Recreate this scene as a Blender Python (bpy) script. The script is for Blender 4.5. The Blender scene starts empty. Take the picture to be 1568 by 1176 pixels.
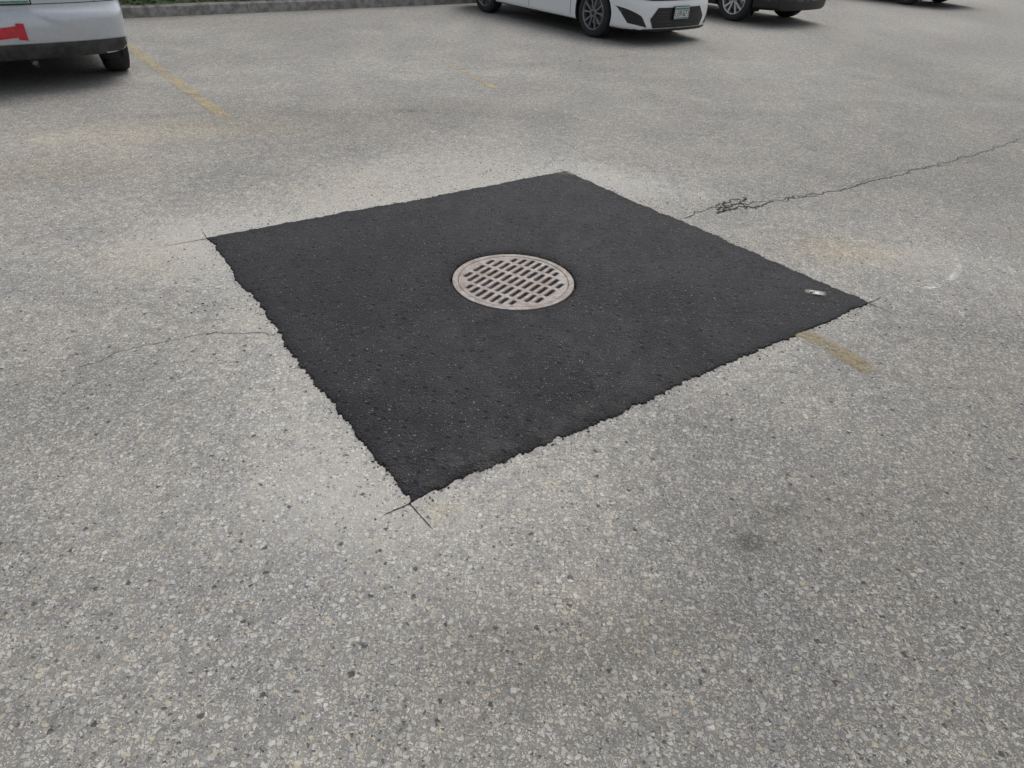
import bpy, bmesh, math, random
import numpy as np
from mathutils import Vector, Matrix, noise
from mathutils.bvhtree import BVHTree
random.seed(7); rng=np.random.default_rng(7)
scene=bpy.context.scene
COL=scene.collection

# ------------------------------------------------------------------ helpers
def link(o,parent=None):
    COL.objects.link(o)
    if parent: o.parent=parent
    return o
def mesh_obj(name,verts,faces,mats=(),parent=None,smooth=False,midx=None):
    me=bpy.data.meshes.new(name); me.from_pydata([tuple(v) for v in verts],[],faces); me.update()
    for m in mats: me.materials.append(m)
    if midx is not None: me.polygons.foreach_set('material_index',midx)
    if smooth: me.polygons.foreach_set('use_smooth',[True]*len(me.polygons))
    o=bpy.data.objects.new(name,me); return link(o,parent)
def bm_obj(name,bm,mats=(),parent=None,smooth=False):
    me=bpy.data.meshes.new(name); bm.to_mesh(me); bm.free()
    for m in mats: me.materials.append(m)
    if smooth: me.polygons.foreach_set('use_smooth',[True]*len(me.polygons))
    return link(bpy.data.objects.new(name,me),parent)
def lot(s,t,z=0.0):            # parking-lot frame: s along kerb, t away from kerb
    return Vector((.783*s+.622*t,.622*s-.783*t,z))
def unlot(x,y): return (.783*x+.622*y,.622*x-.783*y)

# ------------------------------------------------------------------ materials
class NT:
    def __init__(s,name):
        s.m=bpy.data.materials.new(name); s.m.use_nodes=True
        s.t=s.m.node_tree; s.b=s.t.nodes['Principled BSDF']; s.out=s.t.nodes['Material Output']
        s.dim='3D'
    def n(s,typ,**kw):
        nd=s.t.nodes.new(typ)
        for k,v in kw.items(): setattr(nd,k,v)
        return nd
    def l(s,a,b): s.t.links.new(a,b)
    def math(s,op,a,b=None,c=None,clamp=False):
        nd=s.t.nodes.new('ShaderNodeMath'); nd.operation=op; nd.use_clamp=clamp
        for i,v in enumerate((a,b,c)):
            if v is None: continue
            if isinstance(v,(int,float)): nd.inputs[i].default_value=v
            else: s.l(v,nd.inputs[i])
        return nd.outputs[0]
    def mix(s,f,a,b,mode='MIX'):
        nd=s.t.nodes.new('ShaderNodeMix'); nd.data_type='RGBA'; nd.blend_type=mode
        for sock,v in ((nd.inputs[0],f),(nd.inputs[6],a),(nd.inputs[7],b)):
            if isinstance(v,(int,float)): sock.default_value=v
            elif isinstance(v,tuple): sock.default_value=(*v,1) if len(v)==3 else v
            else: s.l(v,sock)
        return nd.outputs[2]
    def ramp(s,x,a,b,lo=0.0,hi=1.0):
        nd=s.t.nodes.new('ShaderNodeMapRange'); nd.interpolation_type='SMOOTHSTEP'
        s.l(x,nd.inputs[0]); nd.inputs[1].default_value=a; nd.inputs[2].default_value=b
        nd.inputs[3].default_value=lo; nd.inputs[4].default_value=hi
        return nd.outputs[0]
    def noise(s,co,scale,detail=3,rough=.6):
        nd=s.n('ShaderNodeTexNoise'); nd.noise_dimensions=s.dim; nd.inputs['Scale'].default_value=scale
        nd.inputs['Detail'].default_value=detail; nd.inputs['Roughness'].default_value=rough
        s.l(co,nd.inputs['Vector']); return nd
    def vor(s,co,scale,feature='F1',rand=1.0):
        nd=s.n('ShaderNodeTexVoronoi'); nd.voronoi_dimensions=s.dim; nd.feature=feature
        nd.inputs['Scale'].default_value=scale; nd.inputs['Randomness'].default_value=rand
        s.l(co,nd.inputs['Vector']); return nd
def simple(name,col,rough=.5,metal=0.,spec=.5,coat=0.,var=0.0,vscale=30,bump=0.):
    k=NT(name); b=k.b
    b.inputs['Roughness'].default_value=rough; b.inputs['Metallic'].default_value=metal
    b.inputs['Specular IOR Level'].default_value=spec; b.inputs['Coat Weight'].default_value=coat
    co=k.n('ShaderNodeTexCoord').outputs['Object']
    nz=k.noise(co,vscale,3)
    c=k.mix(k.ramp(nz.outputs[0],.35,.65),tuple(x*(1-var) for x in col),tuple(min(1,x*(1+var)) for x in col))
    k.l(c,b.inputs['Base Color'])
    if bump:
        bp=k.n('ShaderNodeBump'); bp.inputs['Distance'].default_value=bump
        k.l(nz.outputs[0],bp.inputs['Height']); k.l(bp.outputs[0],b.inputs['Normal'])
    return k.m

def asphalt_old():
    k=NT('old_asphalt'); b=k.b; k.dim='2D'
    geo=k.n('ShaderNodeTexCoord').outputs['Object']
    att=k.n('ShaderNodeAttribute'); att.attribute_name='wear_shade'
    sep=k.n('ShaderNodeSeparateColor'); k.l(att.outputs['Color'],sep.inputs[0])
    tone,tan,dark=sep.outputs
    warp=k.noise(geo,60,2)
    wv=k.n('ShaderNodeVectorMath',operation='MULTIPLY_ADD')
    k.l(warp.outputs['Color'],wv.inputs[0]); wv.inputs[1].default_value=(.017,.017,.0); k.l(geo,wv.inputs[2])
    co=wv.outputs[0]
    big=k.vor(co,58); mid=k.vor(co,105); fin=k.vor(co,215)
    nf=k.noise(geo,420,2,.7); nm=k.noise(geo,14,3,.65)
    def stone(v,r0,r1,thr):
        s2=k.n('ShaderNodeSeparateColor'); k.l(v.outputs['Color'],s2.inputs[0])
        body=k.ramp(v.outputs['Distance'],r1,r0)
        on=k.ramp(s2.outputs[0],thr,thr+.06)
        return k.math('MULTIPLY',body,on),s2
    mb,cb=stone(big,.32,.50,.62); mm,cm=stone(mid,.34,.50,.40); mf,cf=stone(fin,.32,.52,.30)
    m0=k.mix(nf.outputs[0],(.10,.099,.094),(.33,.325,.308))
    m0=k.mix(tone,k.mix(.35,m0,(.085,.084,.082)),k.mix(.4,m0,(.42,.414,.395)))
    def stonecol(c):
        a=k.mix(c.outputs[1],(.21,.209,.202),(.54,.53,.50))
        return k.mix(k.ramp(c.outputs[2],.80,.97),a,(.46,.41,.33))
    c1=k.mix(mf,m0,stonecol(cf)); c2=k.mix(mm,c1,stonecol(cm)); c3=k.mix(mb,c2,stonecol(cb))
    tn=k.math('MULTIPLY_ADD',k.math('SUBTRACT',nm.outputs[0],.5),.8,tone)
    g=k.ramp(tn,0,1,.70,1.20)
    gc=k.n('ShaderNodeCombineColor'); [k.l(g,gc.inputs[i]) for i in range(3)]
    c4=k.mix(1.0,c3,gc.outputs[0],'MULTIPLY')
    c4=k.mix(k.math('MULTIPLY',k.ramp(tn,.5,1.15),.55),c4,(.44,.43,.405))
    c5=k.mix(k.math('MULTIPLY',tan,k.ramp(nm.outputs[0],.3,.7,.5,1.0)),c4,k.mix(1.0,c4,(1.11,1.0,.79),'MULTIPLY'))
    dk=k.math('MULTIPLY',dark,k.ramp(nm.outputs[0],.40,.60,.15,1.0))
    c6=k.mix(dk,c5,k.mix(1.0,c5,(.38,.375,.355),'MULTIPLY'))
    pv=k.vor(co,9.0); s3=k.n('ShaderNodeSeparateColor'); k.l(pv.outputs['Color'],s3.inputs[0])
    pit=k.math('MULTIPLY',k.ramp(pv.outputs['Distance'],.075,.04),k.ramp(s3.outputs[0],.62,.66))
    pv2=k.vor(co,62.0); s4=k.n('ShaderNodeSeparateColor'); k.l(pv2.outputs['Color'],s4.inputs[0])
    pit2=k.math('MULTIPLY',k.ramp(pv2.outputs['Distance'],.26,.10),k.ramp(s4.outputs[0],.80,.86))
    pt=k.math('MAXIMUM',pit,k.math('MULTIPLY',pit2,.8))
    c7=k.mix(k.math('MULTIPLY',pt,.8),c6,(.045,.043,.04))
    k.l(c7,b.inputs['Base Color'])
    h=k.math('MULTIPLY_ADD',mb,.5,k.math('MULTIPLY_ADD',mm,.4,k.math('MULTIPLY',mf,.3)))
    h=k.math('SUBTRACT',h,k.math('MULTIPLY',pt,1.0))
    bp=k.n('ShaderNodeBump'); bp.inputs['Strength'].default_value=.85; bp.inputs['Distance'].default_value=.004
    k.l(h,bp.inputs['Height']); k.l(bp.outputs[0],b.inputs['Normal'])
    b.inputs['Roughness'].default_value=.85; b.inputs['Specular IOR Level'].default_value=.3
    return k.m

def asphalt_new():
    k=NT('fresh_asphalt'); b=k.b; k.dim='2D'
    geo=k.n('ShaderNodeTexCoord').outputs['Object']
    warp=k.noise(geo,40,1)
    wv=k.n('ShaderNodeVectorMath',operation='MULTIPLY_ADD')
    k.l(warp.outputs['Color'],wv.inputs[0]); wv.inputs[1].default_value=(.016,.016,0); k.l(geo,wv.inputs[2])
    co=wv.outputs[0]
    att=k.n('ShaderNodeAttribute'); att.attribute_name='wear_shade'
    sep=k.n('ShaderNodeSeparateColor'); k.l(att.outputs['Color'],sep.inputs[0])
    dust,edge,_=sep.outputs
    v1=k.vor(co,95); v2=k.vor(co,190); v3=k.vor(co,24)
    nf=k.noise(geo,330,2,.7); nm=k.noise(geo,9,4,.7); nl=k.noise(geo,2.2,4,.65)
    s1=k.n('ShaderNodeSeparateColor'); k.l(v1.outputs['Color'],s1.inputs[0])
    s2=k.n('ShaderNodeSeparateColor'); k.l(v2.outputs['Color'],s2.inputs[0])
    s3=k.n('ShaderNodeSeparateColor'); k.l(v3.outputs['Color'],s3.inputs[0])
    base=k.mix(nf.outputs[0],(.005,.005,.007),(.034,.034,.041))
    base=k.mix(k.ramp(nl.outputs[0],.33,.66),base,k.mix(1.0,base,(1.9,1.87,1.8),'MULTIPLY'))
    st=k.math('MULTIPLY',k.ramp(v2.outputs['Distance'],.5,.3),k.ramp(s2.outputs[0],.5,.56))
    c=k.mix(st,base,k.mix(s2.outputs[1],(.008,.008,.010),(.095,.094,.099)))
    lt=k.math('MULTIPLY',k.ramp(v1.outputs['Distance'],.36,.22),k.ramp(s1.outputs[0],.94,.95))
    c=k.mix(lt,c,(.20,.19,.18))
    pk=k.math('MULTIPLY',k.ramp(v3.outputs['Distance'],.32,.12),k.ramp(s3.outputs[0],.74,.80))
    c=k.mix(k.math('MULTIPLY',pk,.75),c,(.004,.004,.005))
    c=k.mix(k.math('MULTIPLY',edge,.6),c,(.006,.006,.007))
    dd=k.math('MULTIPLY',dust,k.ramp(nm.outputs[0],.40,.68))
    c=k.mix(dd,c,(.19,.18,.16))
    k.l(c,b.inputs['Base Color'])
    h=k.math('MULTIPLY_ADD',k.ramp(v1.outputs['Distance'],.6,.1),.9,k.math('MULTIPLY',nf.outputs[0],.7))
    h=k.math('SUBTRACT',h,k.math('MULTIPLY',pk,1.4)); h=k.math('MULTIPLY_ADD',nm.outputs[0],1.6,h)
    h=k.math('MULTIPLY_ADD',k.ramp(v2.outputs['Distance'],.6,.1),.5,h)
    bp=k.n('ShaderNodeBump'); bp.inputs['Strength'].default_value=1.0; bp.inputs['Distance'].default_value=.0065
    k.l(h,bp.inputs['Height']); k.l(bp.outputs[0],b.inputs['Normal'])
    b.inputs['Roughness'].default_value=.64; b.inputs['Specular IOR Level'].default_value=.32
    return k.m

def worn_paint(name,col,cover=.5,scale=38,opac=1.0):
    k=NT(name); b=k.b; k.dim='2D'
    geo=k.n('ShaderNodeTexCoord').outputs['Object']
    n1=k.noise(geo,scale,4,.8); n2=k.noise(geo,7,3,.6)
    uv=k.n('ShaderNodeAttribute'); uv.attribute_name='fade'
    thr=1-cover
    a=k.math('MULTIPLY_ADD',k.math('SUBTRACT',n2.outputs[0],.5),.55,n1.outputs[0])
    m=k.ramp(a,thr-.09,thr+.14)
    m=k.math('MULTIPLY',k.math('MULTIPLY',m,uv.outputs['Fac']),opac)
    tr=k.n('ShaderNodeBsdfTransparent'); mx=k.n('ShaderNodeMixShader')
    k.l(m,mx.inputs[0]); k.l(tr.outputs[0],mx.inputs[1]); k.l(b.outputs[0],mx.inputs[2]); k.l(mx.outputs[0],k.out.inputs[0])
    b.inputs['Base Color'].default_value=(*col,1); b.inputs['Roughness'].default_value=.8
    return k.m

def iron():
    k=NT('worn_cast_iron'); b=k.b
    geo=k.n('ShaderNodeTexCoord').outputs['Object']
    n1=k.noise(geo,35,4,.7); n2=k.noise(geo,9,3); n3=k.noise(geo,260,1)
    c=k.mix(k.ramp(n1.outputs[0],.32,.68),(.18,.155,.14),(.38,.35,.33))
    c=k.mix(k.math('MULTIPLY',k.ramp(n2.outputs[0],.45,.70),.6),c,(.23,.165,.125))
    c=k.mix(k.math('MULTIPLY',k.ramp(n3.outputs[0],.6,.75),.5),c,(.09,.075,.065))
    k.l(c,b.inputs['Base Color'])
    b.inputs['Roughness'].default_value=.6; b.inputs['Metallic'].default_value=.15
    bp=k.n('ShaderNodeBump'); bp.inputs['Distance'].default_value=.0014
    k.l(k.math('ADD',n1.outputs[0],n3.outputs[0]),bp.inputs['Height']); k.l(bp.outputs[0],b.inputs['Normal'])
    return k.m
def leafmat():
    k=NT('hedge_leaves'); b=k.b
    att=k.n('ShaderNodeAttribute'); att.attribute_name='tint'
    c=k.mix(att.outputs['Fac'],(.022,.050,.012),(.10,.17,.045))
    k.l(c,b.inputs['Base Color']); b.inputs['Roughness'].default_value=.55
    return k.m
M_OLD=asphalt_old(); M_NEW=asphalt_new(); M_IRON=iron(); M_LEAF=leafmat()
M_CONC=simple('concrete',(.27,.26,.24),.9,var=.3,vscale=9,bump=.004)
M_GRASS=simple('lawn_grass',(.06,.09,.03),.95,var=.4,vscale=20,bump=.02)
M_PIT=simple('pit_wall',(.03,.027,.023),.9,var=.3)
M_CRACK=simple('crack_shadow',(.028,.027,.025),.95,var=.3)  # flat dark colour standing in for shade inside cracks and saw cuts
M_CRUMB=simple('asphalt_crumb',(.028,.028,.029),.8,var=.4,vscale=60)
M_WHITE=simple('white_paint',(.80,.81,.82),.28,coat=.8,var=.01)
M_SILV=simple('silver_paint',(.52,.545,.58),.30,metal=.35,coat=.7,var=.03)
M_DARKP=simple('dark_paint',(.018,.02,.024),.25,coat=.8)
M_BLK=simple('black_plastic',(.014,.014,.015),.45,var=.2)
M_CLAD=simple('dirty_plastic',(.045,.045,.045),.7,var=.45,vscale=6)
M_GLASS=simple('car_glass',(.02,.025,.028),.06,spec=.8)
M_RUB=simple('tyre_rubber',(.022,.022,.023),.8,var=.25,vscale=20)
M_RIMD=simple('dark_alloy',(.22,.225,.235),.32,metal=.6)
M_RIMS=simple('silver_alloy',(.55,.56,.58),.28,metal=.7)
M_BACK=simple('brake_shadow',(.012,.012,.013),.7)
M_DISC=simple('brake_disc',(.30,.29,.28),.4,metal=.8)
M_RED=simple('red_tape',(.52,.02,.035),.35,coat=.3,var=.12,vscale=25)
M_REDL=simple('tail_lens',(.35,.01,.012),.12,coat=.6)
M_LENS=simple('lamp_lens',(.45,.47,.5),.1,spec=.8)
M_PLATE=simple('plate_white',(.62,.66,.64),.4,var=.06,vscale=15)
M_PLG=simple('plate_green',(.10,.25,.20),.4,var=.2)
M_PLT=simple('plate_text',(.02,.03,.06),.5)
M_SEAM=simple('panel_gap',(.02,.02,.02),.7)
M_BEAD=simple('plate_frame',(.02,.02,.02),.4)

# ------------------------------------------------------------------ ground
GC=Vector((-.02,3.19,0))
L_=Vector((-1.74,3.51));T_=Vector((.32,4.97));R_=Vector((1.80,3.13));B_=Vector((-.31,1.56))
QUAD=[L_,T_,R_,B_]
def segdist(p,a,b):
    d=b-a; t=max(0,min(1,(p-a).dot(d)/d.dot(d))); return (p-a-d*t).length
def g2(x,y,cx,cy,rx,ry=None,ang=0):
    ry=ry or rx; dx=x-cx; dy=y-cy; c,s_=math.cos(ang),math.sin(ang)
    u=(c*dx+s_*dy)/rx; v=(-s_*dx+c*dy)/ry
    return math.exp(-(u*u+v*v))
def ground_attr(x,y):
    p=Vector((x,y))
    if -12<x<25 and -2<y<28:
        n1=noise.fractal(Vector((x*.45,y*.45,1)),1.0,2.0,4); n2=noise.fractal(Vector((x*2.2,y*2.2,5)),1.0,2.0,3)
        n3=noise.fractal(Vector((x*.5+7,y*1.2,8)),1.0,2.0,4)
        d=min(segdist(p,QUAD[i],QUAD[(i+1)%4]) for i in range(4))
        dT=segdist(p,L_,T_); dLB=segdist(p,L_,B_)
        tone=.41+.14*n1+.13*n2+.11*n3
        tone+=.42*math.exp(-(dT/.38)**1.4)+.18*math.exp(-(dLB/.45)**1.5)+.12*math.exp(-(d/.25)**1.5)
        tone+=.24*g2(x,y,-.63,1.55,.20,.16)+.14*g2(x,y,-.9,1.95,.5,.3)
        tone+=.28*g2(x,y,-1.0,4.75,.9,.35,.62)+.26*g2(x,y,.9,4.75,.5,.3)+.15*g2(x,y,2.3,3.7,.6,.4)
        tone-=.22*g2(x,y,1.0,1.25,.6,.5)+.16*g2(x,y,.15,1.0,.5,.25)+.20*g2(x,y,2.1,2.3,.6,.9)
        tone-=.14*g2(x,y,5,7,2.5,3)+.20*g2(x,y,1.3,.7,.5,.4)
        tone+=.18*g2(x,y,-3.6,5.0,.9,.35,.5)+.15*g2(x,y,-3.9,7.2,.8,.25,.6)+.10*g2(x,y,-1.2,8.2,2,.5)
        tone-=.12*g2(x,y,-1.0,6.3,2.2,.5,.1)
        tan=.60*g2(x,y,-2.8,5.5,1.3,.45,.5)+.5*g2(x,y,-3.3,4.35,.8,.3,.4)+.75*g2(x,y,1.9,3.78,.38,.22)+.2*g2(x,y,-1.2,4.4,1.2,.3,.6)
        tan+=.3*g2(x,y,-1.9,3.2,.3,.3)+.10+.20*n2+.15*g2(x,y,.1,1.0,.5,.2)
        tan+=1.0*g2(x,y,-.20,1.535,.045,.035)
        dark=.95*g2(x,y,.78,1.47,.07,.05)+.6*g2(x,y,.88,1.60,.13,.035,.5)+.9*g2(x,y,-1.08,6.5,.16,.07,.3)+.7*g2(x,y,.37,1.77,.03,.02)
        dark+=.32*g2(x,y,.40,1.12,.32,.08,.2)+.45*g2(x,y,1.45,1.6,.5,.25)*max(0,.5+n2)+.4*g2(x,y,-.9,6.9,.6,.25)*max(0,.6+n2)
        dark+=.25*g2(x,y,-.05,1.05,.14,.09)+.4*g2(x,y,.55,1.42,.05,.03)+.35*g2(x,y,-3.0,6.0,.5,.1,.4)+.3*g2(x,y,3.2,4.2,.7,.2,.4)*max(0,.6+n2)
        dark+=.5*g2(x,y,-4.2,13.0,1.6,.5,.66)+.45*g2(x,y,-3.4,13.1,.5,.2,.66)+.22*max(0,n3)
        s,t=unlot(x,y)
        dark+=.5*g2(s,t,.6,-9.9,.7,1.8)+.4*g2(s,t,8.6,-9.7,.7,1.6)+.4*g2(s,t,12.4,-9.9,.7,1.6)  # shade beneath the three nearer parked cars, painted into the ground colour
        return (max(0,min(1,tone)),max(0,min(1,tan)),max(0,min(1,dark)))
    return (.42,.12,0)
def axis(lo,hi,step,far):
    a=list(np.arange(lo,hi+1e-6,step)); st=step; v=a[-1]
    while v<far: st*=1.22; v+=st; a.append(v)
    st=step; v=a[0]
    while v>-far: st*=1.22; v-=st; a.insert(0,v)
    return a
xs=axis(-5.2,5.2,.05,2500); ys=axis(.3,9,.05,2500)
nx,ny=len(xs),len(ys)
verts=[(x,y,0) for y in ys for x in xs]; faces=[]
for j in range(ny-1):
    for i in range(nx-1):
        cx=(xs[i]+xs[i+1])/2; cy=(ys[j]+ys[j+1])/2
        if (cx-GC.x)**2+(cy-GC.y)**2<.46**2: continue
        faces.append((j*nx+i,j*nx+i+1,(j+1)*nx+i+1,(j+1)*nx+i))
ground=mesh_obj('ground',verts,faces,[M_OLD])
ca=ground.data.color_attributes.new('wear_shade','FLOAT_COLOR','POINT')
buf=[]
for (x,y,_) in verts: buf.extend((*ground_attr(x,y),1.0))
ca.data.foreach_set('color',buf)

# ------------------------------------------------------------------ asphalt patch (polar sheet about the drain)
NA=2600; NR=46; H0=.322
def ray_quad(a):
    d=Vector((math.cos(a),math.sin(a))); best=9; be=0
    c=GC.xy
    for i in range(4):
        p,q=QUAD[i],QUAD[(i+1)%4]; e=q-p
        den=d.x*(-e.y)+d.y*e.x
        if abs(den)<1e-9: continue
        r=((p.x-c.x)*(-e.y)+(p.y-c.y)*e.x)/den
        u=(d.x*(p.y-c.y)-d.y*(p.x-c.x))/den
        if r>0 and -1e-6<=u<=1+1e-6 and r<best: best=r; be=i
    return best,be
pv=[];pf=[];pa=[]
for ia in range(NA):
    a=2*math.pi*ia/NA; r,e=ray_quad(a); d=Vector((math.cos(a),math.sin(a)))
    pt=GC.xy+d*r
    amp=(.85,1.0,1.1,1.2)[e]
    jag=amp*(.026*noise.fractal(Vector((pt.x*2.2,pt.y*2.2,3)),1,2,3)+.016*noise.noise(Vector((pt.x*14,pt.y*14,9)))
        +.011*noise.noise(Vector((pt.x*42,pt.y*42,2)))+.009*noise.noise(Vector((pt.x*110,pt.y*110,6))))
    r=r+jag+.004
    h=H0+.006*noise.noise(Vector((d.x*3,d.y*3,0)))+.007*noise.noise(Vector((d.x*12,d.y*12,4)))+.005*noise.noise(Vector((d.x*40,d.y*40,4)))
    prof=[(h+.004,-.06),(h,-.010),(h+.004,-.001),(h+.012,.004)]
    for kx in range(NR):
        f=(kx+1)/(NR+1); rr=(h+.012)+(r-.012-h-.012)*f
        prof.append((rr,None))
    prof+= [(r-.009,.0075),(r-.003,.0055),(r,-.002)]
    for rr,z in prof:
        q=GC.xy+d*rr
        if z is None:
            z=.0085+.0016*noise.fractal(Vector((q.x*6,q.y*6,0)),1,2,3)+.0013*noise.noise(Vector((q.x*35,q.y*35,1)))
            z=min(z,.013)
        pv.append((q.x,q.y,z))
        de=r-rr
        dust=.8*g2(q.x,q.y,.33,4.93,.14,.06)+.7*g2(q.x,q.y,.40,4.78,.09,.03)
        dust+=.34*g2(q.x,q.y,-.16,1.74,.20,.10)+.16*g2(q.x,q.y,.1,1.95,.6,.10,.6)+.10*g2(q.x,q.y,.1,2.5,.7,.5)
        dust+=.10*g2(q.x,q.y,.5,3.9,.5,.4)+.03
        edge=math.exp(-(de/.05)**1.5)+.9*math.exp(-((rr-h)/.05)**2)
        edge+=.45*g2(q.x,q.y,-1.0,3.1,.35,.5)
        pa.extend((min(1,dust),min(1,edge),0,1))
M_=len(prof)
for ia in range(NA):
    ib=(ia+1)%NA
    for kx in range(M_-1):
        pf.append((ia*M_+kx,ia*M_+kx+1,ib*M_+kx+1,ib*M_+kx))
patch=mesh_obj('asphalt_patch',pv,pf,[M_NEW],smooth=True)
ca=patch.data.color_attributes.new('wear_shade','FLOAT_COLOR','POINT'); ca.data.foreach_set('color',pa)

# ------------------------------------------------------------------ storm drain
drain=link(bpy.data.objects.new('storm_drain_grate',None)); drain.location=(GC.x,GC.y,-.014)
def curve_plate(name,loops,ext,bev,mat,parent):
    cu=bpy.data.curves.new(name,'CURVE'); cu.dimensions='2D'; cu.fill_mode='BOTH'
    cu.extrude=ext; cu.bevel_depth=bev; cu.bevel_resolution=1
    for lp in loops:
        sp=cu.splines.new('POLY'); sp.points.add(len(lp)-1)
        for p,c in zip(sp.points,lp): p.co=(c[0],c[1],0,1)
        sp.use_cyclic_u=True
    o=bpy.data.objects.new(name,cu); COL.objects.link(o)
    dg=bpy.context.evaluated_depsgraph_get(); me=bpy.data.meshes.new_from_object(o.evaluated_get(dg))
    bpy.data.objects.remove(o); me.name=name
    me.materials.clear(); me.materials.append(mat)
    return link(bpy.data.objects.new(name,me),parent)
circ=lambda r,n=96:[(r*math.cos(2*math.pi*i/n),r*math.sin(2*math.pi*i/n)) for i in range(n)]
ang=math.radians(57); ca_,sa_=math.cos(ang),math.sin(ang)
loops=[circ(.283)]
band=.110; pitch=.0445; slot=.0275; gapb=.018
for bi in range(-2,3):
    y0=bi*band-band/2+gapb/2; y1=bi*band+band/2-gapb/2
    for i in range(-6,7):
        x0=i*pitch-slot/2+(0.0); x1=x0+slot
        rr=.270; xm=max(abs(x0),abs(x1))
        if xm>=rr-.01: continue
        ylim=math.sqrt(rr*rr-xm*xm); a,b=max(y0,-ylim),min(y1,ylim)
        if b-a<.03: continue
        c=.006
        pts=[(x0+c,a),(x1-c,a),(x1,a+c),(x1,b-c),(x1-c,b),(x0+c,b),(x0,b-c),(x0,a+c)]
        loops.append([(p[1]*ca_+p[0]*sa_, p[1]*sa_-p[0]*ca_) for p in pts])
g=curve_plate('grate_cover',loops,.012,.002,M_IRON,drain)
ring=curve_plate('frame_ring',[circ(.314),circ(.289)],.012,.002,M_IRON,drain); ring.location.z=.001
seat=curve_plate('frame_seat',[circ(.335),circ(.272)],.01,.001,M_IRON,drain); seat.location.z=-.034
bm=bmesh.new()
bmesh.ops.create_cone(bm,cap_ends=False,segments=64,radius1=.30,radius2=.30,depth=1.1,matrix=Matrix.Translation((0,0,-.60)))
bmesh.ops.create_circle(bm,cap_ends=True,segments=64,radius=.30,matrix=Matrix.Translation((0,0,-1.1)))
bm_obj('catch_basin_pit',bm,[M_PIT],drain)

# ------------------------------------------------------------------ crumbs around the patch
def crumbs(name,pts,mat,zoff=0.0):
    V=[];F=[]
    base=bmesh.new(); bmesh.ops.create_icosphere(base,subdivisions=1,radius=1)
    bv=[v.co.copy() for v in base.verts]; bf=[[v.index for v in f_.verts] for f_ in base.faces]; base.free()
    for (x,y,r) in pts:
        o=len(V); rot=Matrix.Rotation(random.uniform(0,6.28),3,'Z'); sx,sy,sz=[random.uniform(.6,1.3) for _ in range(3)]
        for v in bv:
            j=1+random.uniform(-.25,.25); w=rot@Vector((v.x*sx*j,v.y*sy*j,v.z*sz*.7*j))
            V.append((x+w.x*r,y+w.y*r,r*.4+w.z*r+zoff))
        F+= [[a+o for a in f_] for f_ in bf]
    return mesh_obj(name,V,F,[mat])
pts=[]
rr_=lambda m:min(.0065,random.lognormvariate(m,.35))
for e,(n,spread) in enumerate(((170,.09),(110,.03),(120,.022),(140,.022))):
    p,q=QUAD[e],QUAD[(e+1)%4]; out=Vector(((q-p).y,-(q-p).x)).normalized()
    if out.dot(GC.xy-p)>0: out=-out
    for _ in range(n):
        c=p+(q-p)*random.random()+out*abs(random.gauss(0,spread))
        pts.append((c.x,c.y,rr_(-6.05)))
for cx,cy,sp,n in ((-.15,4.9,.18,110),(-1.45,2.75,.07,30),(.25,5.05,.12,35),(1.9,3.1,.06,8),(1.0,4.45,.08,12),(1.45,4.42,.12,60),(-.35,1.5,.04,6)):
    for _ in range(n): pts.append((random.gauss(cx,sp),random.gauss(cy,sp*.7),rr_(-5.95)))
crumbs('asphalt_crumbs',pts,M_CRUMB)
pts=[]
for _ in range(300):
    a=random.uniform(0,6.283); r,_e=ray_quad(a); rr=random.uniform(.36,r-.03)
    pts.append((GC.x+rr*math.cos(a),GC.y+rr*math.sin(a),rr_(-5.8)))
crumbs('loose_asphalt_lumps',pts,simple('asphalt_lump',(.015,.015,.016),.8,var=.4,vscale=60),.006)
pts=[(random.uniform(-3,3),random.uniform(.8,6.5),random.uniform(.002,.004)) for _ in range(450)]
crumbs('loose_gravel',pts,simple('gravel_stone',(.36,.345,.32),.85,var=.4,vscale=3),.002)

# ------------------------------------------------------------------ cracks and saw cuts
def ribbon(name,lines,mat,z=.0022,jit=.010,res=.012):
    V=[];F=[]
    for pts_,w0,w1 in lines:
        P=[Vector(p) for p in pts_]; tot=sum((P[i+1]-P[i]).length for i in range(len(P)-1)); n=max(4,int(tot/res)); acc=[]
        for i in range(len(P)-1):
            m=max(2,int(n*(P[i+1]-P[i]).length/tot))
            acc+=[P[i].lerp(P[i+1],k_/m) for k_ in range(m)]
        acc.append(P[-1]); o=len(V); sd=random.random()*50
        C=[]
        for i,p in enumerate(acc):
            nn=Vector((noise.noise(Vector((p.x*9+sd,p.y*9,1)))+.5*noise.noise(Vector((p.x*33+sd,p.y*33,2))),noise.noise(Vector((p.x*9,p.y*9+sd,7)))+.5*noise.noise(Vector((p.x*33,p.y*33+sd,8)))))
            C.append(p+nn*jit*2)
        for i,p in enumerate(C):
            d=(C[min(i+1,len(C)-1)]-C[max(i-1,0)]).normalized(); nrm=Vector((-d.y,d.x)); f=i/(len(C)-1)
            w=(w0+(w1-w0)*f)*(.35+1.3*abs(noise.noise(Vector((p.x*40,p.y*40,sd))))+random.uniform(0,.5))
            V+=[(p.x+nrm.x*w,p.y+nrm.y*w,z),(p.x-nrm.x*w,p.y-nrm.y*w,z)]
        for i in range(len(C)-1): F.append((o+2*i,o+2*i+1,o+2*i+3,o+2*i+2))
    return mesh_obj(name,V,F,[mat])
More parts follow.
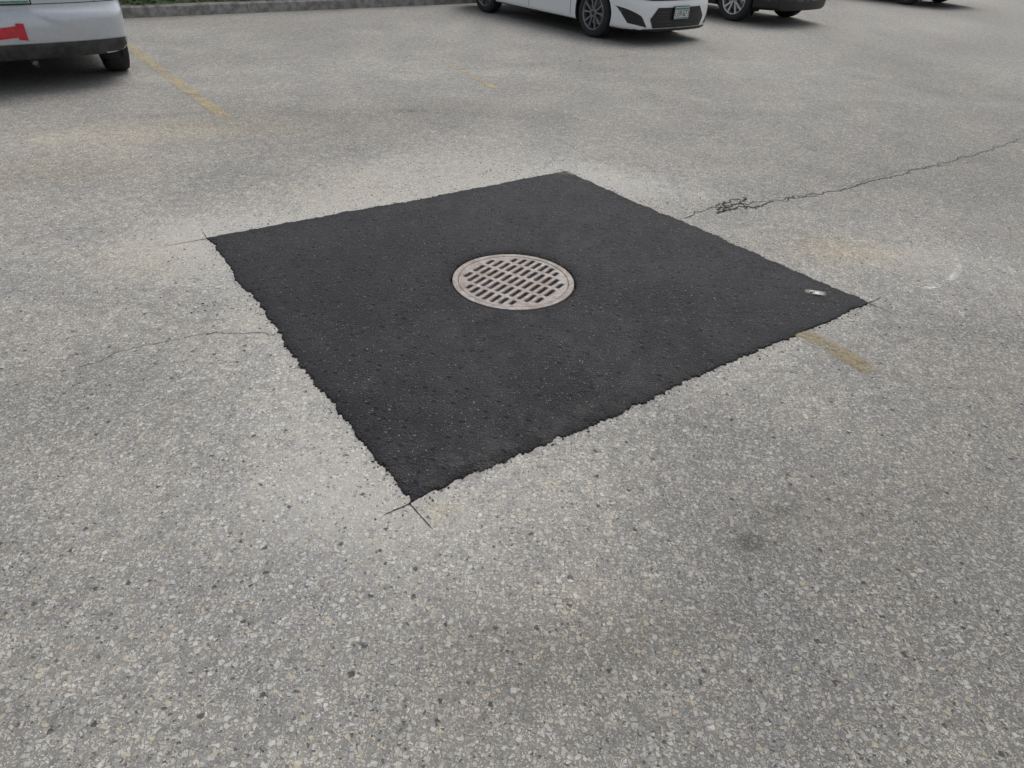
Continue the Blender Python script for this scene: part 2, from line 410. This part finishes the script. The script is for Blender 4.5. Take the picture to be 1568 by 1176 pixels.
cr=[([(1.08,4.2),(1.2,4.33),(1.39,4.45),(1.6,4.55),(1.81,4.63),(2.05,4.75)],.004,.003),
    ([(1.81,4.60),(2.32,4.90),(3.08,5.43),(3.92,6.03),(4.6,6.6)],.0040,.003),
    ([(2.30,4.92),(2.9,5.38),(3.3,5.55),(3.95,5.9)],.0018,.001),
    ([(1.28,4.30),(1.38,4.38),(1.55,4.42),(1.72,4.56)],.010,.005),([(1.30,4.42),(1.40,4.50),(1.52,4.58),(1.56,4.64)],.008,.004),
    ([(1.36,4.33),(1.34,4.44),(1.38,4.55)],.008,.004),([(1.50,4.42),(1.48,4.52),(1.55,4.60)],.008,.004),([(1.28,4.36),(1.42,4.44),(1.50,4.50)],.012,.006)]
ribbon('asphalt_crack',cr,M_CRACK,jit=.026)
ribbon('asphalt_crack',[([(-1.75,2.22),(-1.60,2.40),(-1.39,2.50),(-1.06,2.56)],.0009,.0018)],M_CRACK,jit=.016)
ribbon('asphalt_crack',[([(-1.6,8.3),(-.6,8.55),(.5,9.2),(1.6,10.2)],.004,.003)],M_CRACK,jit=.05,res=.04)
ribbon('saw_cut',[([(-1.74,3.51),(-1.93,3.375)],.003,.0012),([(-1.74,3.51),(-1.80,3.60)],.002,.001),
   ([(-.31,1.56),(-.225,1.455)],.0024,.001),([(-.31,1.56),(-.385,1.505)],.0024,.001),
   ([(1.80,3.13),(1.90,3.20)],.003,.001),([(1.80,3.13),(1.88,3.03)],.003,.001),([(.32,4.97),(.26,5.04)],.003,.001)],M_CRACK,jit=.002)

# ------------------------------------------------------------------ faded markings
def stripe(name,a,b,w,mat,fa=1,fb=1,z=.004,poly=None,step=.1):
    pts_=poly or [a,b]; P=[Vector(p) for p in pts_]; acc=[]
    for i in range(len(P)-1):
        m=max(2,int((P[i+1]-P[i]).length/step))
        acc+=[P[i].lerp(P[i+1],k_/m) for k_ in range(m)]
    acc.append(P[-1]); V=[];F=[];A=[]
    for i,p in enumerate(acc):
        d=(acc[min(i+1,len(acc)-1)]-acc[max(i-1,0)]).normalized(); n=Vector((-d.y,d.x)); f=i/(len(acc)-1)
        fd=(fa+(fb-fa)*f)*min(1,min(i,len(acc)-1-i)/2.0)
        for j in range(5):
            u=-1+j*.5; V.append((p.x+n.x*w*u,p.y+n.y*w*u,z)); A.append(fd*(0 if abs(u)==1 else 1))
    for i in range(len(acc)-1):
        for j in range(4): F.append((i*5+j,i*5+j+1,i*5+j+6,i*5+j+5))
    o=mesh_obj(name,V,F,[mat]); at=o.data.attributes.new('fade','FLOAT','POINT'); at.data.foreach_set('value',A); return o
M_YEL=worn_paint('worn_yellow_paint',(.50,.40,.20),.52,opac=.9)
M_YEL2=worn_paint('worn_tan_paint',(.29,.225,.11),.55,45,opac=.75)
M_WHP=worn_paint('worn_white_chalk',(.66,.65,.62),.50,60,opac=.85)
M_WHF=worn_paint('white_paint_fleck',(.60,.58,.53),.60,45)
stripe('painted_bay_line',(-4.95,9.05),(-2.50,5.90),.075,M_YEL,.65,.9)
stripe('painted_bay_line',(-.98,8.85),(-.28,7.48),.06,M_YEL,.4,.9)
stripe('painted_bay_line',(1.32,2.84),(1.58,2.46),.070,M_YEL2,.8,1,step=.03)
stripe('chalk_mark',None,None,.026,M_WHP,.5,1,poly=[(2.56,3.87),(2.55,3.72),(2.49,3.58),(2.40,3.47),(2.27,3.37),(2.13,3.30)],step=.05)
stripe('paint_fleck',(1.49,3.205),(1.60,3.175),.026,M_WHF,1,1,z=.0165,step=.02)

# ------------------------------------------------------------------ kerb, lawn, hedge
def box_bm(bm,c,size,M=None,mi=0):
    r=bmesh.ops.create_cube(bm,size=1); vs=r['verts']
    for v in vs:
        v.co=Vector((v.co.x*size[0]+c[0],v.co.y*size[1]+c[1],v.co.z*size[2]+c[2]))
        if M: v.co=M@v.co
    for f_ in {f_ for v in vs for f_ in v.link_faces}: f_.material_index=mi
    return vs
V=[];F=[]
s=-20.0
while s<45:
    n=30; prof=[(-12.20,-.02),(-12.215,.125),(-12.235,.145),(-12.34,.15),(-12.36,.10)]
    o=len(V)
    for i in range(n+1):
        ss=s+.004+(2.992)*i/n; chip=.012*noise.noise(Vector((ss*3,0,0)))
        for j,(t,z) in enumerate(prof):
            p=lot(ss,t+chip+(.01*noise.noise(Vector((ss*9,j,0))) if j in(1,2) else 0),z+(.008*noise.noise(Vector((ss*5,j,3))) if j else 0)); V.append(p)
    for i in range(n):
        for j in range(len(prof)-1): F.append((o+i*5+j,o+i*5+j+1,o+(i+1)*5+j+1,o+(i+1)*5+j))
    F.append(tuple(o+j for j in range(5))); F.append(tuple(o+n*5+j for j in range(4,-1,-1)))
    s+=3.0
mesh_obj('concrete_kerb',V,F,[M_CONC])
V=[lot(s_,t_,.10) for s_,t_ in ((-40,-12.355),(80,-12.355),(80,-60),(-40,-60))]
mesh_obj('lawn',V,[(0,1,2,3)],[M_GRASS])
N=46000; V=np.zeros((N*4,3)); tint=np.zeros(N*4)
for i in range(N):
    s_=random.uniform(-9,8.6)
    t_=-12.42-random.random()**1.6*1.5; top=.75+.18*noise.noise(Vector((s_*1.3,t_*1.3,0)))+.1*noise.noise(Vector((s_*5,t_*5,0)))
    z=.10+random.random()**.9*top
    t_+=.10*noise.noise(Vector((s_*2.5,z*2.5,0)))+.09
    c=lot(s_,t_,z); r=random.uniform(.014,.032)
    a=Vector((random.gauss(0,1),random.gauss(0,1),random.gauss(0,.6))).normalized(); b=a.orthogonal().normalized()
    b=Matrix.Rotation(random.uniform(0,6.28),3,a)@b
    q=[c-a*r*1.5,c+b*r*.6,c+a*r*1.5,c-b*r*.6]
    for k_ in range(4): V[i*4+k_]=q[k_]
    tint[i*4:i*4+4]=min(1,max(0,.35+.5*noise.noise(Vector((s_*3,t_*3,z*3)))+random.uniform(-.25,.45)))
F=[(4*i,4*i+1,4*i+2,4*i+3) for i in range(N)]
hedge=mesh_obj('hedge',V.tolist(),F,[M_LEAF]); at=hedge.data.attributes.new('tint','FLOAT','POINT'); at.data.foreach_set('value',tint.tolist())

# ------------------------------------------------------------------ cars
def smoothlerp(keys,x):
    ks=sorted(keys)
    if x<=ks[0][0]: return ks[0][1]
    if x>=ks[-1][0]: return ks[-1][1]
    for i in range(len(ks)-1):
        if ks[i][0]<=x<=ks[i+1][0]:
            x0,y0=ks[i];x1,y1=ks[i+1]
            def tang(j):
                if j<=0 or j>=len(ks)-1: return (ks[min(j+1,len(ks)-1)][1]-ks[max(j-1,0)][1])/(ks[min(j+1,len(ks)-1)][0]-ks[max(j-1,0)][0]+1e-9)
                a=(ks[j][1]-ks[j-1][1])/(ks[j][0]-ks[j-1][0]); b=(ks[j+1][1]-ks[j][1])/(ks[j+1][0]-ks[j][0])
                return 0 if a*b<=0 else 2*a*b/(a+b)
            m0,m1=tang(i),tang(i+1); h=x1-x0; t=(x-x0)/h
            return (2*t**3-3*t*t+1)*y0+(t**3-2*t*t+t)*h*m0+(-2*t**3+3*t*t)*y1+(t**3-t*t)*h*m1
def lathe(name,prof,side,mat,par,n=56):
    V=[];F=[]; m=len(prof)
    for i in range(n):
        a=2*math.pi*i/n
        for (r,yy) in prof: V.append((r*math.cos(a),yy*side,r*math.sin(a)))
    for i in range(n):
        for j in range(m-1): F.append((i*m+j,i*m+j+1,((i+1)%n)*m+j+1,((i+1)%n)*m+j))
    return mesh_obj(name,V,F,[mat],par,True)
def make_wheel(parent,name,x,y,R,W,style,side):
    w=link(bpy.data.objects.new(name,None),parent); w.location=(x,y,R-.004)
    rr=R*.69
    lathe('tyre',[(rr,-W*.98),(R*.93,-W),(R*.985,-W*.88),(R,-W*.72),(R,-W*.28),(R*.985,-W*.12),(R*.95,-.004),(R*.86,.004),(R*.76,.0),(rr,-.008),(rr-.008,-.03)],side,M_RUB,w)
    rimm=M_RIMD if style=='dark' else M_RIMS
    lathe('rim_barrel',[(rr+.002,-.006),(rr-.006,.002),(rr-.014,-.004),(rr-.022,-.03),(rr-.03,-W*.9)],side,rimm,w)
    bm=bmesh.new(); Rm=Matrix.Rotation(math.radians(90),4,'X')
    bmesh.ops.create_cone(bm,cap_ends=True,segments=40,radius1=rr-.03,radius2=rr-.03,depth=.01,matrix=Matrix.Translation((0,-side*.12,0))@Rm)
    bm_obj('wheel_back',bm,[M_BACK],w)
    bm=bmesh.new()
    bmesh.ops.create_cone(bm,cap_ends=True,segments=40,radius1=rr*.68,radius2=rr*.68,depth=.012,matrix=Matrix.Translation((0,-side*.085,0))@Rm)
    bm_obj('brake_disc',bm,[M_DISC],w)
    bm=bmesh.new()
    ns=5; off=.14 if style=='dark' else .10
    for i in range(ns):
        for sgn in (-1,1):
            a0=2*math.pi*i/ns+.3+sgn*off*.9; a1=2*math.pi*i/ns+.3+sgn*(off+.16)
            p0=Vector((.045*math.cos(a0),0,.045*math.sin(a0))); p1=Vector(((rr-.012)*math.cos(a1),0,(rr-.012)*math.sin(a1)))
            d=(p1-p0).normalized(); nn=Vector((-d.z,0,d.x))
            w0,w1=.013,.019 if style=='dark' else .026
            vs=[]
            for (p,ww,dy) in ((p0,w0,-.016),(p1,w1,-.004)):
                for (u,dd) in ((-1,-.03),(-.75,0),(.75,0),(1,-.03)):
                    vs.append(bm.verts.new((p.x+nn.x*ww*u,side*(dy+dd),p.z+nn.z*ww*u)))
            for j in range(3): bm.faces.new((vs[j],vs[j+1],vs[j+5],vs[j+4]))
            bm.faces.new((vs[3],vs[0],vs[4],vs[7]))
    bmesh.ops.create_cone(bm,cap_ends=True,segments=24,radius1=.062,radius2=.050,depth=.02,matrix=Matrix.Translation((0,-side*.018,0))@Matrix.Rotation(math.radians(-90*side),4,'X'))
    bmesh.ops.recalc_face_normals(bm,faces=bm.faces)
    bm_obj('alloy_spokes',bm,[rimm],w)
    bm=bmesh.new()
    bmesh.ops.create_cone(bm,cap_ends=True,segments=20,radius1=.028,radius2=.026,depth=.01,matrix=Matrix.Translation((0,-side*.005,0))@Rm)
    bm_obj('hub_cap',bm,[M_BLK],w)
    return w
SUB=4
def densify(P):
    out=[]
    for i in range(len(P)-1):
        p0=P[max(i-1,0)];p1=P[i];p2=P[i+1];p3=P[min(i+2,len(P)-1)]
        for k_ in range(SUB):
            t=k_/SUB
            out.append(tuple(.5*((2*b)+(-a+c)*t+(2*a-5*b+4*c-d)*t*t+(-a+3*b-3*c+d)*t**3) for a,b,c,d in zip(p0,p1,p2,p3)))
    out.append(P[-1]); return out
def make_car(name,center,heading,spec):
    root=link(bpy.data.objects.new(name,None)); root.location=center; root.rotation_euler=(0,0,heading)
    wb=spec['wb'];hw=spec['hw'];xf=wb/2+spec['fo'];xr=-wb/2-spec['ro'];R=spec['R']
    Wk=spec['w'];zs=spec['zs'];zr=spec['zr'];gw=spec['gw'];zb=spec['zb']
    e=[0,.015,.04,.08,.13,.19,.26,.34,.42]
    st=[xr+a for a in e]+list(np.linspace(xr+.46,xf-.46,150))+[xf-a for a in reversed(e)]
    def section(x):
        w=hw*smoothlerp(Wk,x); b=smoothlerp(zb,x); sh=smoothlerp(zs,x); top=max(sh+.02,smoothlerp(zr,x))
        gg=hw*smoothlerp(gw,x); k_=min(1,max(0,(top-sh-.03)/.25)); gwid=w*.80*(1-k_)+gg*k_
        hgt=sh-b
        pts_=[(0,b),(w*.5,b),(w*.86,b+.005),(w*.955,b+.03),(w*.98,b+.07),(w*.985,b+hgt*.28),(w*1.0,b+hgt*.5),(w*.998,b+hgt*.68),(w*.975,b+hgt*.80),(w*.968,b+hgt*.90),(w*.945,sh-.012),(w*.905,sh+.008*(1-k_)+.01)]
        for f in (.3,.6,.85): pts_.append((w*.90+(gwid-w*.90)*f**1.05,sh+.01+(top-sh-.05)*f))
        pts_+= [(gwid*.93,top-.018),(gwid*.75,top-.002),(gwid*.4,top+.01),(0,top+.014)]
        return densify(pts_)
    bow=spec.get('bow',.16); lf=spec['leanf']; lr=spec['leanr']
    def warp(x,y,z):
        kf=max(0,min(1,(x-(xf-1.0))/1.0)); kr=max(0,min(1,((xr+1.0)-x)/1.0)); u=min(1,abs(y)/hw)
        x-=kf*(bow*u**2.6+smoothlerp(lf,z)); x+=kr*(spec.get('bowr',bow*.8)*u**2.8+smoothlerp(lr,z)); return x
    P0=section(st[0]); P1=section(st[-1])
    def shrink(P,f):
        zc=.5*(P[0][1]+P[-1][1]); return [(y*f,zc+(z-zc)*f) for y,z in P]
    fr=(.02,.25,.5,.75,.92)
    rows=[(st[0],shrink(P0,f)) for f in fr]+[(x,section(x)) for x in st]+[(st[-1],shrink(P1,f)) for f in reversed(fr)]
    n=len(P0); V=[];F=[];MI=[]
    ring=lambda P:[(y,z) for y,z in P]+[(-y,z) for y,z in reversed(P[1:-1])]
    m=2*n-2
    for x,P in rows:
        for y,z in ring(P): V.append(Vector((warp(x,y,z),y,z)))
    Ra=R+spec.get('arch',.05); WC=[(wb/2,R+.01),(-wb/2,R+.01)]
    def inside(v):
        if abs(v.y)<hw-.28: return None
        for c in WC:
            if (v.x-c[0])**2+(v.z-c[1])**2<Ra*Ra: return c
        return None
    ins=[inside(v) for v in V]
    clad=spec['clad']; seen=set()
    for i in range(len(rows)-1):
        for j in range(m):
            f_=(i*m+j,(i+1)*m+j,(i+1)*m+(j+1)%m,i*m+(j+1)%m)
            if all(ins[a] for a in f_): continue
            if any(ins[a] for a in f_) : seen.update(a for a in f_ if ins[a])
            c=sum((V[a] for a in f_),Vector())/4; jj=(j if j<n-1 else m-1-j)//SUB
            mi=0
            if c.z<smoothlerp(clad,c.x): mi=1
            if 11<=jj<=13 and smoothlerp(zr,c.x)-smoothlerp(zs,c.x)>.16 : mi=2
            if c.z>smoothlerp(zs,c.x)+.04 and c.x>xr+.15:
                dz=abs(smoothlerp(zr,c.x+.05)-smoothlerp(zr,c.x-.05))
                if dz>.035 and jj>=11: mi=2
            F.append(f_); MI.append(mi)
    for a in seen:
        v=V[a]; c=ins[a]
        if abs(v.y)<hw-.22: continue
        dx,dz=v.x-c[0],v.z-c[1]; L=math.hypot(dx,dz)
        if L>Ra*.55: V[a]=Vector((c[0]+dx/L*Ra,v.y,c[1]+dz/L*Ra))
    F.append(tuple(range(m))); MI.append(0); F.append(tuple((len(rows)-1)*m+j for j in range(m))); MI.append(0)
    body=mesh_obj('body',V,F,[spec['paint'],spec.get('cladm',M_BLK),M_GLASS],root,True,MI)
    bm=bmesh.new(); bm.from_mesh(body.data); bmesh.ops.recalc_face_normals(bm,faces=bm.faces); bm.to_mesh(body.data)
    bv=BVHTree.FromBMesh(bm); bm.free(); me=body.data
    try: me.set_sharp_from_angle(angle=math.radians(40))
    except Exception: pass
    for wi,(cx,cz) in enumerate(WC):
        for sd in (1,-1):
            V2=[];F2=[];K=48
            for i in range(K+1):
                a=math.radians(-25)+math.radians(230)*i/K
                ca2,sa2=math.cos(a),math.sin(a)
                hit=bv.ray_cast(Vector((cx+ca2*(Ra+.02),sd*3,cz+sa2*(Ra+.02))),Vector((0,-sd,0)))[0]
                yo=min(hw,abs(hit.y)) if hit is not None and abs(hit.y)>hw*.7 else hw*.90
                for (r,yy) in ((Ra+.012,yo-.006),(Ra-.002,yo-.008),(Ra-.004,yo-.03),(Ra+.01,yo-.05),(Ra+.01,hw-.30),(.02,hw-.30)):
                    V2.append((cx+ca2*r,sd*yy,cz+sa2*r))
            for i in range(K):
                for j in range(5): F2.append((i*6+j,i*6+j+1,(i+1)*6+j+1,(i+1)*6+j))
            mesh_obj('wheel_arch_liner',V2,F2,[M_BACK],root,True)
    def proj(nm,quads,mat,off=.004,axis='f',nu=14,nv=8,par=root):
        V=[];F=[]
        for q in quads:
            o=len(V); tmp=[]
            for i in range(nu+1):
                for j in range(nv+1):
                    u=i/nu;v=j/nv
                    a=(Vector(q[0])*(1-u)+Vector(q[1])*u)*(1-v)+(Vector(q[3])*(1-u)+Vector(q[2])*u)*v
                    if axis=='f': org,d=Vector((5,a.x,a.y)),Vector((-1,0,0))
                    elif axis=='r': org,d=Vector((-5,a.x,a.y)),Vector((1,0,0))
                    elif axis=='l': org,d=Vector((a.x,3,a.y)),Vector((0,-1,0))
                    else: org,d=Vector((a.x,-3,a.y)),Vector((0,1,0))
                    h=bv.ray_cast(org,d)
                    hp=h[0] if h[0] is not None else (org+d*5)
                    tmp.append(hp-d*off)
            V+=tmp
            for i in range(nu):
                for j in range(nv):
                    a=o+i*(nv+1)+j; F.append((a,a+1,a+nv+2,a+nv+1))
        return mesh_obj(nm,V,F,[mat],par,True)
    for sx,nm in ((wb/2,'front_wheel'),(-wb/2,'rear_wheel')):
        for sd,sn in ((1,'left'),(-1,'right')):
            make_wheel(root,f'{nm}_{sn}',sx,sd*(hw-.025),R,.205,spec['rim'],sd)
    return root,proj,body,bv

def plate(root,bv,x_axis,y,z,w=.30,h=.15):
    org,d=(Vector((5,y,z)),Vector((-1,0,0))) if x_axis=='f' else (Vector((-5,y,z)),Vector((1,0,0)))
    hit=bv.ray_cast(org,d)[0]; sg=1 if x_axis=='f' else -1
    x0=hit.x+sg*.022
    def bx(nm,c,s_,mat):
        bm=bmesh.new(); box_bm(bm,c,s_); bmesh.ops.bevel(bm,geom=bm.edges[:],offset=min(s_)*.2,segments=1,affect='EDGES'); return bm_obj(nm,bm,[mat],root)
    bx('plate_frame',(x0,y,z),(.02,w+.025,h+.025),M_BEAD)
    bx('licence_plate',(x0+sg*.0125,y,z),(.006,w,h),M_PLATE)
    bx('plate_band',(x0+sg*.0165,y,z+h*.36),(.003,w*.96,h*.18),M_PLG)
    bx('plate_foot',(x0+sg*.0165,y,z-h*.42),(.003,w*.96,h*.10),M_PLG)
    bm=bmesh.new(); cw=w*.105
    segs={'A':((-1,-1,-1,1),(1,-1,1,1),(-1,1,1,1),(-1,0,1,0)),'E':((-1,-1,-1,1),(-1,1,1,1),(-1,0,1,0),(-1,-1,1,-1)),'L':((-1,-1,-1,1),(-1,-1,1,-1)),
          '6':((-1,-1,-1,1),(-1,-1,1,-1),(1,-1,1,0),(-1,0,1,0),(-1,1,1,1)),'2':((-1,1,1,1),(1,0,1,1),(-1,0,1,0),(-1,-1,-1,0),(-1,-1,1,-1)),'7':((-1,1,1,1),(1,-1,1,1))}
    for i,ch in enumerate('LEA627'):
        yc=y+sg*(-(w*.40)+i*w*.145+(w*.07 if i>2 else 0)) ; zc=z-h*.04; hh=h*.21; hwid=cw*.42
        for (a,b_,c,e_) in segs[ch]:
            y0,y1=yc+sg*a*hwid,yc+sg*c*hwid; z0,z1=zc+b_*hh,zc+e_*hh
            box_bm(bm,(x0+sg*.017,(y0+y1)/2,(z0+z1)/2),(.003,abs(y1-y0)+.007,abs(z1-z0)+.007))
    bm_obj('plate_characters',bm,[M_PLT],root)

HF=math.atan2(-.783,.622)      # heading +t (towards the lot)
HB=HF+math.pi
# --- white saloon, front towards the camera
sp=dict(wb=2.78,hw=.90,fo=.90,ro=1.02,R=.325,rim='dark',paint=M_WHITE,
 w=[(-2.41,.76),(-2.36,.86),(-2.2,.94),(-1.8,.985),(-1,1),(1.0,1),(1.6,.985),(1.95,.95),(2.15,.90),(2.25,.83),(2.29,.76)],
 zb=[(-2.41,.30),(-2.1,.22),(-1.4,.18),(1.4,.17),(2.0,.165),(2.29,.165)],
 zs=[(-2.41,.80),(-2.3,.98),(-1.8,1.02),(-.8,.96),(.9,.93),(1.3,.90),(1.9,.80),(2.2,.72),(2.29,.62)],
 zr=[(-2.41,.82),(-2.2,1.03),(-1.85,1.06),(-1.0,1.36),(-.4,1.41),(.1,1.39),(1.15,.97),(1.35,.93),(2.29,.64)],
 gw=[(-2.41,.7),(-1.8,.70),(-.6,.66),(.2,.68),(1.3,.75),(2.29,.7)],
 clad=[(-2.41,.30),(-2.0,.24),(-1.2,.205),(1.2,.20),(1.9,.19),(2.29,.20)],
 leanf=[(.1,.05),(.25,0),(.45,0),(.6,.03),(.75,.18),(.9,.35)],leanr=[(.2,.10),(.4,0),(.8,.02),(1.0,.12)])
car,proj,body,bv=make_car('parked_car',lot(8.62,-9.68),HF,sp)
proj('lower_grille',[[(-.50,.215),(.50,.215),(.56,.33),(-.56,.33)],[(-.56,.33),(.56,.33),(.44,.47),(-.44,.47)]],M_BLK,.006)
proj('upper_grille',[[(-.52,.555),(.52,.555),(.50,.64),(-.50,.64)]],M_BLK,.006)
for sg in (-1,1):
    proj('fog_intake',[[(sg*.60,.225),(sg*.80,.27),(sg*.86,.47),(sg*.70,.37)]],M_BLK,.006)
    proj('headlight',[[(sg*.53,.57),(sg*.82,.60),(sg*.84,.70),(sg*.52,.645)]],M_LENS,.008)
    proj('headlight_trim',[[(sg*.52,.555),(sg*.83,.585),(sg*.83,.60),(sg*.52,.572)]],M_BLK,.010)
proj('front_lip',[[(-.78,.168),(.78,.168),(.74,.205),(-.74,.205)]],M_BLK,.014)
for i,zz in enumerate((.25,.29,.37,.41)):
    proj('grille_bar_%d'%i,[[(-.46,zz),(.46,zz),(.46,zz+.012),(-.46,zz+.012)]],M_CLAD,.014,nv=1)
plate(car,bv,'f',.0,.40)
for xx in (.90,-.12,-.90):
    proj('door_gap',[[(xx,.25),(xx+.008,.25),(xx+.008,.90),(xx,.90)]],M_SEAM,.002,axis='s',nu=1,nv=14)
    proj('door_gap',[[(xx,.25),(xx+.008,.25),(xx+.008,.90),(xx,.90)]],M_SEAM,.002,axis='l',nu=1,nv=14)

# --- silver hatchback, rear towards the camera
sp=dict(wb=2.60,hw=.885,fo=.85,ro=.76,R=.305,rim='silver',paint=M_SILV,cladm=M_CLAD,arch=.035,
 w=[(-2.06,.88),(-2.03,.93),(-1.9,.97),(-1.6,.995),(-.8,1),(1.0,1),(1.6,.97),(1.9,.90),(2.08,.82),(2.15,.74)],
 zb=[(-2.06,.27),(-1.8,.26),(-1.2,.19),(1.3,.18),(2.15,.20)],
 zs=[(-2.06,.98),(-1.9,1.02),(-.8,1.0),(.9,.96),(1.4,.92),(1.9,.82),(2.15,.66)],
 zr=[(-2.06,1.05),(-1.95,1.20),(-1.6,1.46),(-1.0,1.52),(-.2,1.54),(.3,1.48),(1.25,1.0),(1.5,.95),(2.15,.68)],
 gw=[(-2.06,.74),(-1.4,.70),(-.2,.68),(.5,.70),(1.4,.76),(2.15,.7)],
 clad=[(-2.06,.29),(-1.6,.28),(-1.2,.22),(1.3,.22),(2.15,.24)],
 leanf=[(.1,.05),(.25,0),(.5,0),(.7,.12),(.9,.30)],leanr=[(.2,.09),(.34,.03),(.42,0),(.60,0),(.68,.05),(.95,.07),(1.3,.25)],bowr=.16)
car2,proj,body2,bv2=make_car('parked_car',lot(.60,-9.90),HB,sp)
proj('rear_valance',[[(-.80,.285),(.80,.285),(.835,.40),(-.835,.40)]],M_CLAD,.007,axis='r',nu=50,nv=6)
proj('tail_lamp',[[(.60,.80),(.82,.78),(.80,1.05),(.62,1.0)]],M_REDL,.010,axis='r')
proj('tail_lamp',[[(-.60,.80),(-.82,.78),(-.80,1.05),(-.62,1.0)]],M_REDL,.010,axis='r')
proj('red_tape',[[(.04,.46),(.66,.41),(.66,.49),(.04,.55)]],M_RED,.009,axis='r')
proj('red_tape_flap',[[(.0,.43),(.07,.44),(.06,.57),(.0,.565)]],M_RED,.012,axis='r',nu=3)
proj('bumper_seam',[[(-.84,.70),(.84,.70),(.84,.706),(-.84,.706)]],M_SEAM,.003,axis='r',nu=30,nv=1)
proj('tailgate_gap',[[(-.62,.71),(-.612,.71),(-.612,1.0),(-.62,1.0)],[(.612,.71),(.62,.71),(.62,1.0),(.612,1.0)]],M_SEAM,.003,axis='r',nu=1)
plate(car2,bv2,'r',.05,.79)
bm=bmesh.new()
bmesh.ops.create_cone(bm,cap_ends=False,segments=20,radius1=.028,radius2=.028,depth=.22,matrix=Matrix.Translation((-1.93,.0,.235))@Matrix.Rotation(math.radians(90),4,'Y'))
bmesh.ops.create_cone(bm,cap_ends=True,segments=20,radius1=.024,radius2=.024,depth=.12,matrix=Matrix.Translation((-1.90,.0,.235))@Matrix.Rotation(math.radians(90),4,'Y'))
bm_obj('exhaust_pipe',bm,[M_DISC],car2)

# --- dark crossover next to the saloon
sp=dict(wb=2.70,hw=.92,fo=.92,ro=.95,R=.355,rim='silver',paint=M_DARKP,arch=.05,
 w=[(-2.30,.80),(-2.2,.90),(-1.9,.97),(-1,1),(1.0,1),(1.6,.985),(1.95,.94),(2.15,.86),(2.27,.76)],
 zb=[(-2.30,.34),(-1.8,.27),(-1.2,.22),(1.3,.21),(2.27,.24)],
 zs=[(-2.30,1.0),(-2.0,1.08),(-.8,1.06),(.9,1.04),(1.4,1.02),(1.9,.95),(2.27,.78)],
 zr=[(-2.30,1.05),(-2.1,1.30),(-1.7,1.58),(-1.0,1.64),(-.2,1.66),(.3,1.60),(1.15,1.10),(1.4,1.06),(2.27,.80)],
 gw=[(-2.30,.76),(-1.4,.72),(-.2,.70),(.5,.72),(1.4,.78),(2.27,.7)],
 clad=[(-2.30,.48),(-1.7,.42),(-1.3,.34),(1.3,.34),(2.27,.42)],
 leanf=[(.1,.12),(.3,.02),(.6,0),(.8,.06),(1.0,.25)],leanr=[(.2,.1),(.5,0),(1.0,.05),(1.4,.25)])
car3,proj,_,bv3=make_car('parked_car',lot(12.42,-10.05),HF,sp)
proj('grille',[[(-.45,.50),(.45,.50),(.50,.72),(-.50,.72)]],M_BLK,.006)
for sg in (-1,1): proj('headlight',[[(sg*.52,.66),(sg*.80,.68),(sg*.80,.78),(sg*.52,.74)]],M_LENS,.008)
plate(car3,bv3,'f',0,.58)
sp2=dict(sp); sp2.update(R=.325,zb=[(-2.3,.25),(-1.2,.19),(1.3,.18),(2.27,.2)])
car4,proj,_,bv4=make_car('parked_car',lot(19.3,-10.4),HF,sp2)
proj('grille',[[(-.45,.45),(.45,.45),(.50,.65),(-.50,.65)]],M_BLK,.006)
plate(car4,bv4,'f',0,.42)

# ------------------------------------------------------------------ camera
cam=bpy.data.cameras.new('Camera'); co=bpy.data.objects.new('Camera',cam); COL.objects.link(co)
cam.sensor_width=36; cam.lens=1040/1568*36; cam.clip_start=.05; cam.clip_end=6000
R3=Matrix(((.99875,-.04994,0),(.0289,.5776,-.8158),(.0407,.8148,.5783)))
co.matrix_world=Matrix.Translation((0,0,1.6))@R3.to_4x4()
scene.camera=co

# ------------------------------------------------------------------ light
w=bpy.data.worlds.new('World'); scene.world=w; w.use_nodes=True
nt=w.node_tree; bg=nt.nodes['Background']
sky=nt.nodes.new('ShaderNodeTexSky'); sky.sky_type='NISHITA'; sky.sun_disc=False
EL,AZ=math.radians(58),math.radians(20)
sky.sun_elevation=EL; sky.sun_rotation=AZ; sky.dust_density=4; sky.ozone_density=.6; sky.air_density=1.2
hs=nt.nodes.new('ShaderNodeHueSaturation'); hs.inputs['Saturation'].default_value=.38
nt.links.new(sky.outputs[0],hs.inputs['Color']); nt.links.new(hs.outputs[0],bg.inputs[0]); bg.inputs[1].default_value=.138
sun=bpy.data.lights.new('Sun','SUN'); sun.energy=1.4; sun.angle=math.radians(40); sun.color=(1,.98,.955)
so=bpy.data.objects.new('Sun',sun); COL.objects.link(so)
dirv=Vector((math.sin(AZ)*math.cos(EL),math.cos(AZ)*math.cos(EL),math.sin(EL)))
so.rotation_euler=dirv.to_track_quat('Z','Y').to_euler(); so.location=(0,0,20)
scene.view_settings.view_transform='Standard'; scene.view_settings.look='None'; scene.view_settings.exposure=0
